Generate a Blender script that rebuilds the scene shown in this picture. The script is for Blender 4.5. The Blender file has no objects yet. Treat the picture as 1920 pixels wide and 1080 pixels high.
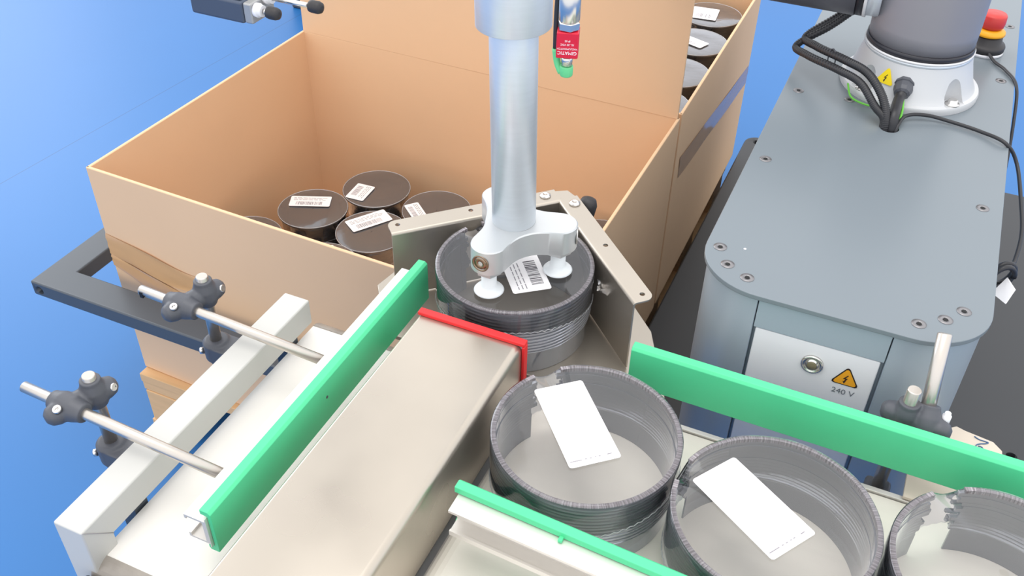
import bpy, bmesh, math, random
from mathutils import Vector, Matrix
random.seed(7)
C = bpy.context.scene.collection
SC = bpy.context.scene
PI = math.pi

# ------------------------------------------------------------------ camera
cam_d = bpy.data.cameras.new('camera'); cam = bpy.data.objects.new('camera', cam_d); C.objects.link(cam)
cam_d.sensor_width = 36.0; cam_d.lens = 1815.18*36/1920; cam_d.clip_start = 0.02; cam_d.clip_end = 100
def cam_rows(p, r, y):
    fw = Vector((math.sin(y)*math.cos(p), math.cos(y)*math.cos(p), -math.sin(p)))
    rt = Vector((math.cos(y), -math.sin(y), 0)); dn = fw.cross(rt)
    c, s = math.cos(r), math.sin(r)
    return c*rt+s*dn, -s*rt+c*dn, fw
rt_, dn_, fw_ = cam_rows(.67672899, -.02240212, -.40756996)
cam.matrix_world = Matrix(((rt_.x, -dn_.x, -fw_.x, 0), (rt_.y, -dn_.y, -fw_.y, 0), (rt_.z, -dn_.z, -fw_.z, 1.45), (0, 0, 0, 1)))
SC.camera = cam
# ------------------------------------------------------------------ world, lights, exposure
SC.view_settings.view_transform = 'Standard'; SC.view_settings.look = 'None'
SC.view_settings.exposure = 0.28; SC.view_settings.gamma = 1.0; SC.view_settings.use_curve_mapping = False
try:
    SC.cycles.transparent_max_bounces = 40; SC.cycles.max_bounces = 10
except Exception: pass
W = bpy.data.worlds.new('hall_light'); SC.world = W; W.use_nodes = True
nt = W.node_tree; bg = nt.nodes['Background']
tc = nt.nodes.new('ShaderNodeTexCoord'); sp = nt.nodes.new('ShaderNodeSeparateXYZ'); cr = nt.nodes.new('ShaderNodeValToRGB')
nt.links.new(tc.outputs['Generated'], sp.inputs[0]); nt.links.new(sp.outputs['Z'], cr.inputs[0]); nt.links.new(cr.outputs[0], bg.inputs[0])
cr.color_ramp.elements[0].position = 0.0; cr.color_ramp.elements[0].color = (.74, .77, .81, 1)
cr.color_ramp.elements[1].position = 1.0; cr.color_ramp.elements[1].color = (1.0, .99, .97, 1)
e = cr.color_ramp.elements.new(.35); e.color = (.94, .96, 1.0, 1)
bg.inputs[1].default_value = 1.32
def area(name, loc, target, sx, sy, power, col=(1, 1, 1)):
    l = bpy.data.lights.new(name, 'AREA'); l.shape = 'RECTANGLE'; l.size = sx; l.size_y = sy; l.energy = power; l.color = col
    o = bpy.data.objects.new(name, l); C.objects.link(o); o.location = loc
    o.rotation_euler = (Vector(target)-Vector(loc)).to_track_quat('-Z', 'Y').to_euler(); return o
area('ceiling_light', (-.6, .6, 5.5), (-.3, 1, 0), 3.0, 3.0, 62, (1, .985, .96))
area('window_light', (-8.0, 4.0, 3.4), (-.5, 1, .4), 5.0, 3.0, 130, (.93, .97, 1))

# ------------------------------------------------------------------ materials
def lin(c):
    return tuple(((v/255)/12.92 if v/255 <= .04045 else ((v/255+.055)/1.055)**2.4) for v in c)
MATS = {}
def mat(name, rgb, rough=.5, metal=0.0, var=0.0, scale=20.0, bump=0.0, stretch=None, spec=None, aniso=0, coat=0):
    m = bpy.data.materials.new(name); m.use_nodes = True; n = m.node_tree; b = n.nodes['Principled BSDF']
    c = lin(rgb); b.inputs['Base Color'].default_value = (*c, 1); b.inputs['Roughness'].default_value = rough; b.inputs['Metallic'].default_value = metal
    if spec is not None: b.inputs['Specular IOR Level'].default_value = spec
    if aniso: b.inputs['Anisotropic'].default_value = aniso
    if coat: b.inputs['Coat Weight'].default_value = coat; b.inputs['Coat Roughness'].default_value = .15
    t = n.nodes.new('ShaderNodeTexCoord'); mp = n.nodes.new('ShaderNodeMapping'); nz = n.nodes.new('ShaderNodeTexNoise')
    nz.inputs['Scale'].default_value = scale; nz.inputs['Detail'].default_value = 5
    n.links.new(t.outputs['Object'], mp.inputs[0]); n.links.new(mp.outputs[0], nz.inputs['Vector'])
    if stretch: mp.inputs['Scale'].default_value = stretch
    mx = n.nodes.new('ShaderNodeMix'); mx.data_type = 'RGBA'
    mx.inputs[6].default_value = (*[v*(1-var) for v in c], 1); mx.inputs[7].default_value = (*[min(1, v*(1+var)) for v in c], 1)
    n.links.new(nz.outputs['Fac'], mx.inputs[0]); n.links.new(mx.outputs[2], b.inputs['Base Color'])
    if bump:
        bp = n.nodes.new('ShaderNodeBump'); bp.inputs['Strength'].default_value = bump; bp.inputs['Distance'].default_value = .002
        n.links.new(nz.outputs['Fac'], bp.inputs['Height']); n.links.new(bp.outputs[0], b.inputs['Normal'])
    MATS[name] = m; return m
def rough_noise(m, lo, hi, scale):
    n = m.node_tree; b = n.nodes['Principled BSDF']; t = n.nodes.new('ShaderNodeTexCoord'); nz = n.nodes.new('ShaderNodeTexNoise'); nz.inputs['Scale'].default_value = scale
    mr = n.nodes.new('ShaderNodeMapRange'); mr.inputs[1].default_value = .3; mr.inputs[2].default_value = .7; mr.inputs[3].default_value = lo; mr.inputs[4].default_value = hi
    n.links.new(t.outputs['Object'], nz.inputs['Vector']); n.links.new(nz.outputs['Fac'], mr.inputs[0]); n.links.new(mr.outputs[0], b.inputs['Roughness'])
M = {}
M['floor'] = mat('blue_epoxy', (34, 108, 176), .42, 0, .10, 1.2, .02)
M['card'] = mat('cardboard', (232, 194, 156), .85, 0, .04, 6, .05)
M['card_edge'] = mat('cardboard_edge', (236, 206, 176), .85, 0, .05, 60)
M['tape'] = mat('brown_tape', (176, 134, 98), .14, 0, .05, 8, .25)
M['tape_light'] = mat('packing_tape', (212, 168, 122), .22, 0, .06, 12, .4)
M['wood'] = mat('pallet_wood', (226, 184, 136), .75, 0, .16, 8, .2, (1, 8, 8))
M['black_steel'] = mat('dark_painted_steel', (74, 80, 88), .38, 0, .06, 6)
M['base_dark'] = mat('dark_base_coating', (58, 59, 62), .5, 0, .06, 4)
M['plate_gray'] = mat('grey_coated_plate', (120, 129, 136), .30, 0, .05, 3)
M['column'] = mat('satin_column_paint', (168, 180, 191), .34, .25, .03, 3)
M['strip'] = mat('grey_blue_panel', (160, 174, 184), .4, .1, .03, 3)
M['door'] = mat('white_door_paint', (240, 239, 243), .4, 0, .01, 5)
M['alu'] = mat('brushed_aluminium', (232, 238, 244), .40, .5, .04, 30, .02, (1, 1, 12))
M['alu_white'] = mat('bead_blasted_aluminium', (208, 210, 211), .42, .6, .02, 60)
M['extr'] = mat('extruded_aluminium', (226, 222, 216), .4, .45, .03, 30)
M['steel'] = mat('stainless_sheet', (190, 181, 169), .3, .85, .16, 5, .03); rough_noise(M['steel'], .22, .40, 9)
M['steel_plate'] = mat('steel_plate', (184, 176, 165), .34, .8, .08, 7)
M['rod'] = mat('stainless_rod', (205, 198, 190), .28, .9, .03, 40, 0, (6, 1, 1))
M['chrome'] = mat('bright_chrome', (222, 218, 214), .24, 1.0, .02, 10)
M['green'] = mat('green_polyethylene', (80, 208, 148), .42, 0, .07, 14, .06)
M['red'] = mat('red_rubber_edging', (232, 40, 44), .5, 0, .04, 20)
M['beam'] = mat('light_grey_powder_coat', (200, 199, 195), .5, 0, .015, 20)
M['belt'] = mat('white_conveyor_belt', (238, 234, 228), .6, 0, .03, 9, .02)
M['belt_worn'] = mat('cream_conveyor_belt', (234, 228, 218), .42, 0, .05, 6, .03, (1.5, 14, 1))
M['belt_end'] = mat('worn_belt_end', (150, 143, 135), .4, .2, .3, 40)
M['side_navy'] = mat('dark_conveyor_side', (22, 26, 42), .4, 0, .05, 5)
M['plastic_dark'] = mat('charcoal_nylon', (82, 84, 91), .45, 0, .05, 40)
M['rubber'] = mat('black_rubber', (48, 46, 48), .5, 0, .05, 40)
M['cable'] = mat('black_cable', (44, 44, 48), .4, 0, .05, 60)
M['silicone'] = mat('white_silicone', (232, 236, 238), .35, 0, .01, 10)
M['silicone'].node_tree.nodes['Principled BSDF'].inputs['Subsurface Weight'].default_value = .2
M['silicone'].node_tree.nodes['Principled BSDF'].inputs['Subsurface Radius'].default_value = (.01, .01, .01)
M['label'] = mat('white_paper_label', (246, 243, 244), .5, 0, .01, 30)
M['print'] = mat('label_print', (150, 146, 152), .6, 0, .05, 50)
M['print_dark'] = mat('barcode_print', (84, 80, 86), .6, 0, .05, 50)
M['robot'] = mat('robot_grey_enamel', (146, 144, 150), .42, .15, .02, 5)
M['robot_white'] = mat('cast_light_base', (208, 209, 211), .45, .2, .02, 30)
M['black_ring'] = mat('black_seal', (40, 40, 48), .4, 0, .02, 20)
M['white_ring'] = mat('white_seal', (232, 232, 234), .4, 0, .01, 20)
M['orange'] = mat('warning_orange', (246, 170, 30), .5, 0, .02, 20)
M['yellow'] = mat('warning_yellow', (246, 218, 24), .5, 0, .02, 20)
M['ink'] = mat('black_ink', (36, 24, 22), .5)
M['ink_blue'] = mat('blue_pen', (80, 110, 150), .6)
M['ink_grey'] = mat('grey_lettering', (120, 124, 132), .6)
M['estop_red'] = mat('red_mushroom', (208, 58, 54), .4, 0, .03, 20)
M['estop_yellow'] = mat('yellow_collar', (246, 172, 22), .4, 0, .02, 20)
M['sensor_red'] = mat('red_anodised', (222, 30, 58), .35, .15, .02, 20)
M['green_cap'] = mat('green_plastic_cap', (104, 206, 140), .4, 0, .02, 20)
M['device'] = mat('slate_anodised', (76, 86, 104), .42, .2, .05, 30)
M['device_top'] = mat('cast_grey_aluminium', (172, 172, 172), .4, .5, .04, 30)
M['dark_stack'] = mat('dark_plastic_rings', (36, 40, 50), .25, 0, .1, 20)
M['cream'] = mat('cream_board', (222, 208, 192), .6, 0, .03, 20)
M['screw'] = mat('countersunk_screw', (142, 140, 142), .35, .7, .03, 60)
M['black'] = mat('black_recess', (12, 12, 14), .6)
M['wire_green'] = mat('green_wire', (110, 200, 70), .5)
M['wire_blue'] = mat('blue_wire', (50, 110, 180), .5)

def clear_mat(name, tint, opac, gloss, diff, grough=.08, bump=None, bstr=.3):
    m = bpy.data.materials.new(name); m.use_nodes = True; n = m.node_tree; n.nodes.clear()
    out = n.nodes.new('ShaderNodeOutputMaterial'); tr = n.nodes.new('ShaderNodeBsdfTransparent'); gl = n.nodes.new('ShaderNodeBsdfGlossy'); df = n.nodes.new('ShaderNodeBsdfDiffuse')
    tr.inputs[0].default_value = (*tint, 1); gl.inputs['Roughness'].default_value = grough; gl.inputs[0].default_value = (.95, .96, 1, 1); df.inputs[0].default_value = (*diff, 1)
    m1 = n.nodes.new('ShaderNodeMixShader'); m1.inputs[0].default_value = opac; n.links.new(tr.outputs[0], m1.inputs[1]); n.links.new(df.outputs[0], m1.inputs[2])
    fr = n.nodes.new('ShaderNodeFresnel'); fr.inputs[0].default_value = 1.5
    mu = n.nodes.new('ShaderNodeMath'); mu.operation = 'MULTIPLY'; mu.inputs[1].default_value = gloss; mu.use_clamp = True; n.links.new(fr.outputs[0], mu.inputs[0])
    m2 = n.nodes.new('ShaderNodeMixShader'); n.links.new(mu.outputs[0], m2.inputs[0]); n.links.new(m1.outputs[0], m2.inputs[1]); n.links.new(gl.outputs[0], m2.inputs[2])
    n.links.new(m2.outputs[0], out.inputs[0])
    if bump:
        t = n.nodes.new('ShaderNodeTexCoord'); nz = n.nodes.new('ShaderNodeTexNoise'); nz.inputs['Scale'].default_value = bump; nz.inputs['Detail'].default_value = 3
        bp = n.nodes.new('ShaderNodeBump'); bp.inputs['Strength'].default_value = bstr; bp.inputs['Distance'].default_value = .004
        n.links.new(t.outputs['Object'], nz.inputs[0]); n.links.new(nz.outputs['Fac'], bp.inputs['Height']); n.links.new(bp.outputs[0], gl.inputs['Normal']); n.links.new(bp.outputs[0], fr.inputs['Normal'])
    return m
M['ring'] = clear_mat('smoked_clear_plastic', (.92, .925, .94), .38, 2.2, (.64, .655, .70), .07)
def rim_stripes(m):
    n = m.node_tree; df = [x for x in n.nodes if x.type == 'BSDF_DIFFUSE'][0]
    t = n.nodes.new('ShaderNodeTexCoord'); s_ = n.nodes.new('ShaderNodeSeparateXYZ'); n.links.new(t.outputs['Object'], s_.inputs[0])
    a = n.nodes.new('ShaderNodeMath'); a.operation = 'ARCTAN2'; n.links.new(s_.outputs['Y'], a.inputs[0]); n.links.new(s_.outputs['X'], a.inputs[1])
    cm = n.nodes.new('ShaderNodeCombineXYZ'); n.links.new(a.outputs[0], cm.inputs[0])
    nz = n.nodes.new('ShaderNodeTexNoise'); nz.inputs['Scale'].default_value = 48; nz.inputs['Detail'].default_value = 3; n.links.new(cm.outputs[0], nz.inputs['Vector'])
    r_ = n.nodes.new('ShaderNodeValToRGB'); r_.color_ramp.elements[0].position = .42; r_.color_ramp.elements[0].color = (.24, .205, .22, 1); r_.color_ramp.elements[1].position = .62; r_.color_ramp.elements[1].color = (.60, .56, .58, 1)
    n.links.new(nz.outputs['Fac'], r_.inputs[0]); n.links.new(r_.outputs[0], df.inputs[0])
M['rim'] = clear_mat('milled_rim_plastic', (.8, .78, .8), .62, 1.2, (.3, .28, .29), .2); rim_stripes(M['rim'])
M['film'] = clear_mat('clear_wrapping_film', (.985, .985, .99), .012, 1.1, (.75, .77, .8), .05, 16, .15)
M['film_edge'] = clear_mat('film_sealed_edge', (.9, .9, .92), .5, 2, (.85, .86, .88), .1)
M['film_tail'] = clear_mat('crumpled_film', (.85, .85, .88), .22, 3, (.8, .8, .82), .08, 60, .6)
M['box_film'] = clear_mat('painted_sheen_film', (.7, .7, .72), .26, 2.2, (.34, .32, .32), .12, 20, .3)  # no dust: brown-grey reflection of the film put into its diffuse colour

# floor: hairline joint drawn as a flat mark in the coating
def floor_joint(m):
    n = m.node_tree; b = n.nodes['Principled BSDF']; t = n.nodes.new('ShaderNodeTexCoord'); s = n.nodes.new('ShaderNodeSeparateXYZ'); n.links.new(t.outputs['Object'], s.inputs[0])
    a = n.nodes.new('ShaderNodeMath'); a.operation = 'MULTIPLY_ADD'; a.inputs[1].default_value = -.0676; a.inputs[2].default_value = 2.2555
    n.links.new(s.outputs['Y'], a.inputs[0]); d = n.nodes.new('ShaderNodeMath'); d.operation = 'ADD'; n.links.new(a.outputs[0], d.inputs[0]); n.links.new(s.outputs['X'], d.inputs[1])
    ab = n.nodes.new('ShaderNodeMath'); ab.operation = 'ABSOLUTE'; n.links.new(d.outputs[0], ab.inputs[0])
    lt = n.nodes.new('ShaderNodeMath'); lt.operation = 'LESS_THAN'; lt.inputs[1].default_value = .0016; n.links.new(ab.outputs[0], lt.inputs[0])
    mu = n.nodes.new('ShaderNodeMath'); mu.operation = 'MULTIPLY'; mu.inputs[1].default_value = .45; n.links.new(lt.outputs[0], mu.inputs[0])
    mx = n.nodes.new('ShaderNodeMix'); mx.data_type = 'RGBA'; old = b.inputs['Base Color'].links[0].from_socket
    n.links.new(mu.outputs[0], mx.inputs[0]); n.links.new(old, mx.inputs[6]); mx.inputs[7].default_value = (.01, .05, .15, 1); n.links.new(mx.outputs[2], b.inputs['Base Color'])
floor_joint(M['floor'])

# ------------------------------------------------------------------ mesh helpers
class MB:
    def __init__(s): s.b = bmesh.new()
    def box(s, x0, x1, y0, y1, z0, z1, mx=None):
        vs = [s.b.verts.new(Vector(p)) for p in ((x0, y0, z0), (x1, y0, z0), (x1, y1, z0), (x0, y1, z0), (x0, y0, z1), (x1, y0, z1), (x1, y1, z1), (x0, y1, z1))]
        if mx:
            for v in vs: v.co = mx @ v.co
        for f in ((3, 2, 1, 0), (4, 5, 6, 7), (0, 1, 5, 4), (1, 2, 6, 5), (2, 3, 7, 6), (3, 0, 4, 7)): s.b.faces.new([vs[i] for i in f])
        return s
    def rings(s, rs, close=False, cap=True, smooth=True):
        R = [[s.b.verts.new(p) for p in r] for r in rs]; n = len(R[0])
        pairs = list(zip(R, R[1:])) + ([(R[-1], R[0])] if close else [])
        for a, b in pairs:
            for i in range(n):
                f = s.b.faces.new((a[i], a[(i+1) % n], b[(i+1) % n], b[i])); f.smooth = smooth
        if cap and not close:
            s.b.faces.new(list(reversed(R[0]))); s.b.faces.new(R[-1])
        return s
    def tube(s, pts, rad, n=12, cap=True):
        pts = [Vector(p) for p in pts]; rads = rad if isinstance(rad, (list, tuple)) else [rad]*len(pts); rs = []
        up = None
        for i, p in enumerate(pts):
            d = (pts[min(i+1, len(pts)-1)]-pts[max(i-1, 0)]).normalized()
            if up is None: up = d.orthogonal().normalized()
            else: up = (up - d*up.dot(d)).normalized()
            sd = d.cross(up); rs.append([p+(up*math.cos(2*PI*k/n)+sd*math.sin(2*PI*k/n))*rads[i] for k in range(n)])
        return s.rings(rs, cap=cap)
    def lathe(s, prof, c, n=48, axis=(0, 0, 1), cap=True, smooth=True, close=False):
        q = Vector((0, 0, 1)).rotation_difference(Vector(axis)); c = Vector(c)
        rs = [[c + q @ Vector((r*math.cos(2*PI*k/n), r*math.sin(2*PI*k/n), z)) for k in range(n)] for r, z in prof]
        return s.rings(rs, cap=cap, smooth=smooth, close=close)
    def prism(s, poly, vec, flip=False):
        vec = Vector(vec); a = [s.b.verts.new(Vector(p)) for p in poly]; b = [s.b.verts.new(Vector(p)+vec) for p in poly]; n = len(a)
        for i in range(n): s.b.faces.new((a[i], a[(i+1) % n], b[(i+1) % n], b[i]))
        s.b.faces.new(list(reversed(a))); s.b.faces.new(b); return s
    def quad(s, *p): s.b.faces.new([s.b.verts.new(Vector(q)) for q in p]); return s
def wroot(o):
    v = Vector((0, 0, 0))
    while o: v += o.location; o = o.parent
    return v
def obj(name, mb, m, parent=None, loc=None, bevel=0, seg=2, smooth=False, label=None, sharp=0):
    """links one mesh; geometry is given in world metres, the origin moves to loc (or the parent)"""
    bmesh.ops.recalc_face_normals(mb.b, faces=mb.b.faces)
    base = wroot(parent) if parent else Vector(loc or (0, 0, 0))
    for v in mb.b.verts: v.co -= base
    me = bpy.data.meshes.new(name); mb.b.to_mesh(me); mb.b.free(); me.materials.append(M[m] if isinstance(m, str) else m)
    if sharp: me.set_sharp_from_angle(angle=math.radians(sharp))
    o = bpy.data.objects.new(name, me); C.objects.link(o)
    if parent: o.parent = parent
    elif loc: o.location = loc
    if smooth:
        for p in me.polygons: p.use_smooth = True
    if bevel:
        md = o.modifiers.new('bevel', 'BEVEL'); md.width = bevel; md.segments = seg; md.limit_method = 'ANGLE'; md.angle_limit = math.radians(40)
        for p in me.polygons: p.use_smooth = True
        md.harden_normals = True
    if label: o['label'] = label
    return o
def thing(name, label, cat, loc, group=None):
    o = bpy.data.objects.new(name, None); C.objects.link(o); o.location = loc; o.empty_display_size = .05
    o['label'] = label; o['category'] = cat
    if group: o['group'] = group
    return o
def tag(o, label, cat, group=None):
    o['label'] = label; o['category'] = cat
    if group: o['group'] = group
    return o
def cut(o, cutters):
    """boolean difference, applied; cutters are MB in world metres"""
    base = wroot(o); tmp = []
    for mb in cutters:
        bmesh.ops.recalc_face_normals(mb.b, faces=mb.b.faces)
        for v in mb.b.verts: v.co -= base
        me = bpy.data.meshes.new('t'); mb.b.to_mesh(me); mb.b.free(); c = bpy.data.objects.new('t', me); C.objects.link(c); c.location = base
        md = o.modifiers.new('cut', 'BOOLEAN'); md.operation = 'DIFFERENCE'; md.object = c; md.solver = 'EXACT'; tmp.append(c)
    bpy.context.view_layer.update()
    dg = bpy.context.evaluated_depsgraph_get(); me2 = bpy.data.meshes.new_from_object(o.evaluated_get(dg)); nm = o.data.name
    o.modifiers.clear(); o.data = me2
    if any(p.use_smooth for p in me2.polygons):
        me2.set_sharp_from_angle(angle=math.radians(32)); wn = o.modifiers.new('wn', 'WEIGHTED_NORMAL'); wn.keep_sharp = True
    for c in tmp: bpy.data.objects.remove(c)
def rrect(x0, x1, y0, y1, r, n=10, z=0):
    rs = r if isinstance(r, (list, tuple)) else [r]*4; out = []   # radii: lower left, lower right, upper right, upper left
    for (cx, cy, a0, rr) in ((x0+rs[0], y0+rs[0], PI, rs[0]), (x1-rs[1], y0+rs[1], 1.5*PI, rs[1]), (x1-rs[2], y1-rs[2], 0, rs[2]), (x0+rs[3], y1-rs[3], .5*PI, rs[3])):
        for k in range(n+1): a = a0+.5*PI*k/n; out.append((cx+rr*math.cos(a), cy+rr*math.sin(a), z))
    return out
def spline(pts, n=8):
    P = [Vector(p) for p in pts]; P = [P[0]*2-P[1]]+P+[P[-1]*2-P[-2]]; out = []
    for i in range(1, len(P)-2):
        for k in range(n):
            t = k/n; a, b, c, d = P[i-1:i+3]
            out.append(.5*((2*b)+(c-a)*t+(2*a-5*b+4*c-d)*t*t+(3*b-a-3*c+d)*t**3))
    out.append(P[-2]); return out
def struct(name, mb, m, **k):
    o = obj(name, mb, m, **k); o['kind'] = 'structure'; return o
def text_mesh(s, size, name, m, mx, parent, depth=.0003):
    cu = bpy.data.curves.new(name, 'FONT'); cu.body = s; cu.size = size; cu.extrude = depth/2; cu.align_x = 'CENTER'; cu.align_y = 'CENTER'
    t = bpy.data.objects.new(name, cu); C.objects.link(t); bpy.context.view_layer.update()
    me = bpy.data.meshes.new_from_object(t.evaluated_get(bpy.context.evaluated_depsgraph_get())); bpy.data.objects.remove(t)
    base = wroot(parent)
    for v in me.vertices: v.co = (mx @ v.co) - base
    me.materials.clear(); me.materials.append(M[m]); me.name = name
    o = bpy.data.objects.new(name, me); C.objects.link(o); o.parent = parent; return o

# ------------------------------------------------------------------ floor
struct('floor', MB().box(-9, 7, -3, 13, -.05, 0), 'floor')

# ------------------------------------------------------------------ pallets
def pallet(y0, y1, label):
    t = thing('pallet', label, 'pallet', (-.76, (y0+y1)/2, 0), 'pallets under the cardboard boxes')
    x0, x1 = -1.185, -.360
    n = 5; w = (y1-y0-.02)/n
    for i in range(n): obj('plank', MB().box(x0, x1, y0+.002+i*(w+.004), y0+.002+i*(w+.004)+w, .124, .144), 'wood', t, bevel=.0015)
    for x in (x0, (x0+x1)/2-.05, x1-.10):
        obj('stringer', MB().box(x, x+.10, y0+.004, y1-.004, .102, .1235), 'wood', t, bevel=.0015)
        for y in (y0+.002, (y0+y1)/2-.05, y1-.10): obj('block', MB().box(x+.004, x+.096, y, y+.095, .0215, .1015), 'wood', t, bevel=.002)
        obj('bottom_plank', MB().box(x, x+.10, y0, y1, 0.0, .021), 'wood', t, bevel=.0015)
    return t
pallet(.944, 1.565, 'pale wooden pallet under the open front cardboard box')
pallet(1.580, 2.24, 'pale wooden pallet under the rear cardboard box')

# ------------------------------------------------------------------ cardboard boxes
def wall_between(a, b, z0, z1, th, inward):
    a = Vector((*a, 0)); b = Vector((*b, 0)); n = (b-a).normalized().cross(Vector((0, 0, 1)))*inward*th
    m = MB(); nseg = 10; rs = []
    for k in range(nseg+1):
        p = a.lerp(b, k/nseg)
        rs.append([p+Vector((0, 0, z0)), p+n+Vector((0, 0, z0)), p+n+Vector((0, 0, z1)), p+Vector((0, 0, z1))])
    m.rings(rs, smooth=False); return m
zb, zt = .1455, .595
A, B, Cc, D = (-1.187, .966), (-1.170, 1.578), (-.347, 1.558), (-.353, .938)
bx = thing('cardboard_box', 'open front cardboard box with upright back flap, few wrapped stacks inside', 'box', (-.76, 1.26, .1455), 'cardboard boxes')
for a, b in ((A, D), (D, Cc), (Cc, B), (B, A)):
    obj('side_panel', wall_between(a, b, zb, zt, .006, -1), 'card', bx, bevel=.0018)
obj('bottom_panel', MB().box(-1.175, -.362, .98, 1.55, zb+.0002, zb+.006), 'card', bx)
def flap_mb():
    m = MB(); b0 = Vector((-1.166, 1.572, zt+.0001)); c0 = Vector((-.351, 1.551, zt+.0001)); d = Vector((0, .006, 0)); rs = []
    for k in range(9):
        t = k/8; z = Vector((0, .004*t, .36*t+.001*math.sin(3*t)))
        rs.append([b0+z, c0+z, c0+z+d, b0+z+d])
    return m.rings(rs, smooth=False)
obj('flap', flap_mb(), 'card', bx)
# packing tape crumpled round the lower left of the front panel
def ribbon(pts_top, pts_bot, y, m, name, parent, seed):
    random.seed(seed); mb = MB(); n = 16; rs = []
    T = spline(pts_top, 6); Bt = spline(pts_bot, 6); k = min(len(T), len(Bt))
    prev = None
    for i in range(k):
        row = [mb.b.verts.new(T[i].lerp(Bt[i], j/5)+Vector((0, -.0008-.0022*abs(math.sin(j*1.7+i*.22)), 0))) for j in range(6)]
        if prev:
            for j in range(5): f = mb.b.faces.new((prev[j], prev[j+1], row[j+1], row[j])); f.smooth = True
        prev = row
    return obj(name, mb, m, parent)
def fy(x): return A[1]+(D[1]-A[1])*(x-A[0])/(D[0]-A[0])
R1 = lambda xs: [(x, fy(x), z) for x, z in xs]
ribbon(R1([(-1.186, .462), (-1.10, .452), (-1.02, .436), (-.95, .436)]), R1([(-1.186, .420), (-1.11, .402), (-1.03, .395), (-.95, .418)]), 0, 'tape_light', 'tape', bx, 1)
ribbon(R1([(-1.186, .418), (-1.12, .405), (-1.05, .388), (-1.00, .372)]), R1([(-1.186, .395), (-1.13, .370), (-1.08, .345), (-1.03, .330)]), 0, 'tape_light', 'tape', bx, 2)
b2 = thing('cardboard_box', 'rear cardboard box behind the upright flap, filled with dark wrapped stacks', 'box', (-.76, 1.9, .1455), 'cardboard boxes')
A2, B2, C2, D2 = (-1.168, 1.590), (-1.16, 2.245), (-.350, 2.245), (-.3475, 1.572)
for a, b in ((A2, D2), (D2, C2), (C2, B2), (B2, A2)):
    obj('side_panel', wall_between(a, b, zb, zt, .006, -1), 'card', b2, bevel=.0018)
obj('bottom_panel', MB().box(-1.155, -.36, 1.60, 2.235, zb+.0002, zb+.006), 'card', b2)
mb = MB(); prev = None
for k in range(13):
    t = k/12; y = 1.602+t*.635; zc = .462-t*.085
    row = [mb.b.verts.new((D2[0]+.0008+(C2[0]-D2[0])*t+.0007*math.sin(j*2.1+k), y+j*.002, zc+.026-j*.0165)) for j in range(4)]
    if prev:
        for j in range(3): f = mb.b.faces.new((prev[j], prev[j+1], row[j+1], row[j])); f.smooth = True
    prev = row
obj('tape', mb, 'tape', b2)

# ------------------------------------------------------------------ wrapped stacks in the boxes
def label_part(parent, c, ux, uy, w, h, z, bars=0, dark=False, name='label', r=.003):
    """paper label centred at c lying at height z, ux = unit direction of its width"""
    ux = Vector((ux[0], ux[1], 0)).normalized(); vy = Vector((-ux.y, ux.x, 0)); c = Vector((c[0], c[1], z))
    pl = rrect(-w/2, w/2, -h/2, h/2, r, 4)
    lb = obj(name, MB().prism([c+ux*p[0]+vy*p[1] for p in pl], (0, 0, .0004)), 'label', parent)
    if bars == 3:
        mb = MB()
        for a_, d in ((-.36, .0040), (-.29, .0010), (-.14, .0020), (-.06, .0016), (.03, .0022), (.12, .0024), (.22, .0120)):
            x = a_*h; yy = -.44*w
            mb.prism([c+vy*(-x-p)+ux*(w*.43+q)+Vector((0, 0, .00045)) for p, q in ((0, 0), (d, 0), (d, .0010), (0, .0010))], (0, 0, .00008))
        obj('print_marks', mb, 'print', lb)
        return lb
    if bars:
        mb = MB(); random.seed(int(abs(c.x)*1000)+3)
        bx0 = -.34*w; x = bx0
        while x < bx0+.62*w:
            d = random.choice((.0006, .0011, .0018)); 
            mb.prism([c+ux*(x+a)+vy*b_+Vector((0, 0, .00045)) for a, b_ in ((0, -.36*h), (d, -.36*h), (d, -.05*h), (0, -.05*h))], (0, 0, .00008)); x += d+random.choice((.0009, .0015))
        b_o = obj('barcode', mb, 'print_dark' if dark else 'print', lb)
        mb = MB()
        for r_ in range(3):
            yy = h*(.10+.10*r_); x = -.42*w
            while x < .30*w:
                d = random.uniform(.004, .010); mb.prism([c+ux*(x+a)+vy*(yy+b_)+Vector((0, 0, .00045)) for a, b_ in ((0, 0), (d, 0), (d, .0012), (0, .0012))], (0, 0, .00008)); x += d+.002
        obj('print_lines', mb, 'print', lb)
    return lb
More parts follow.
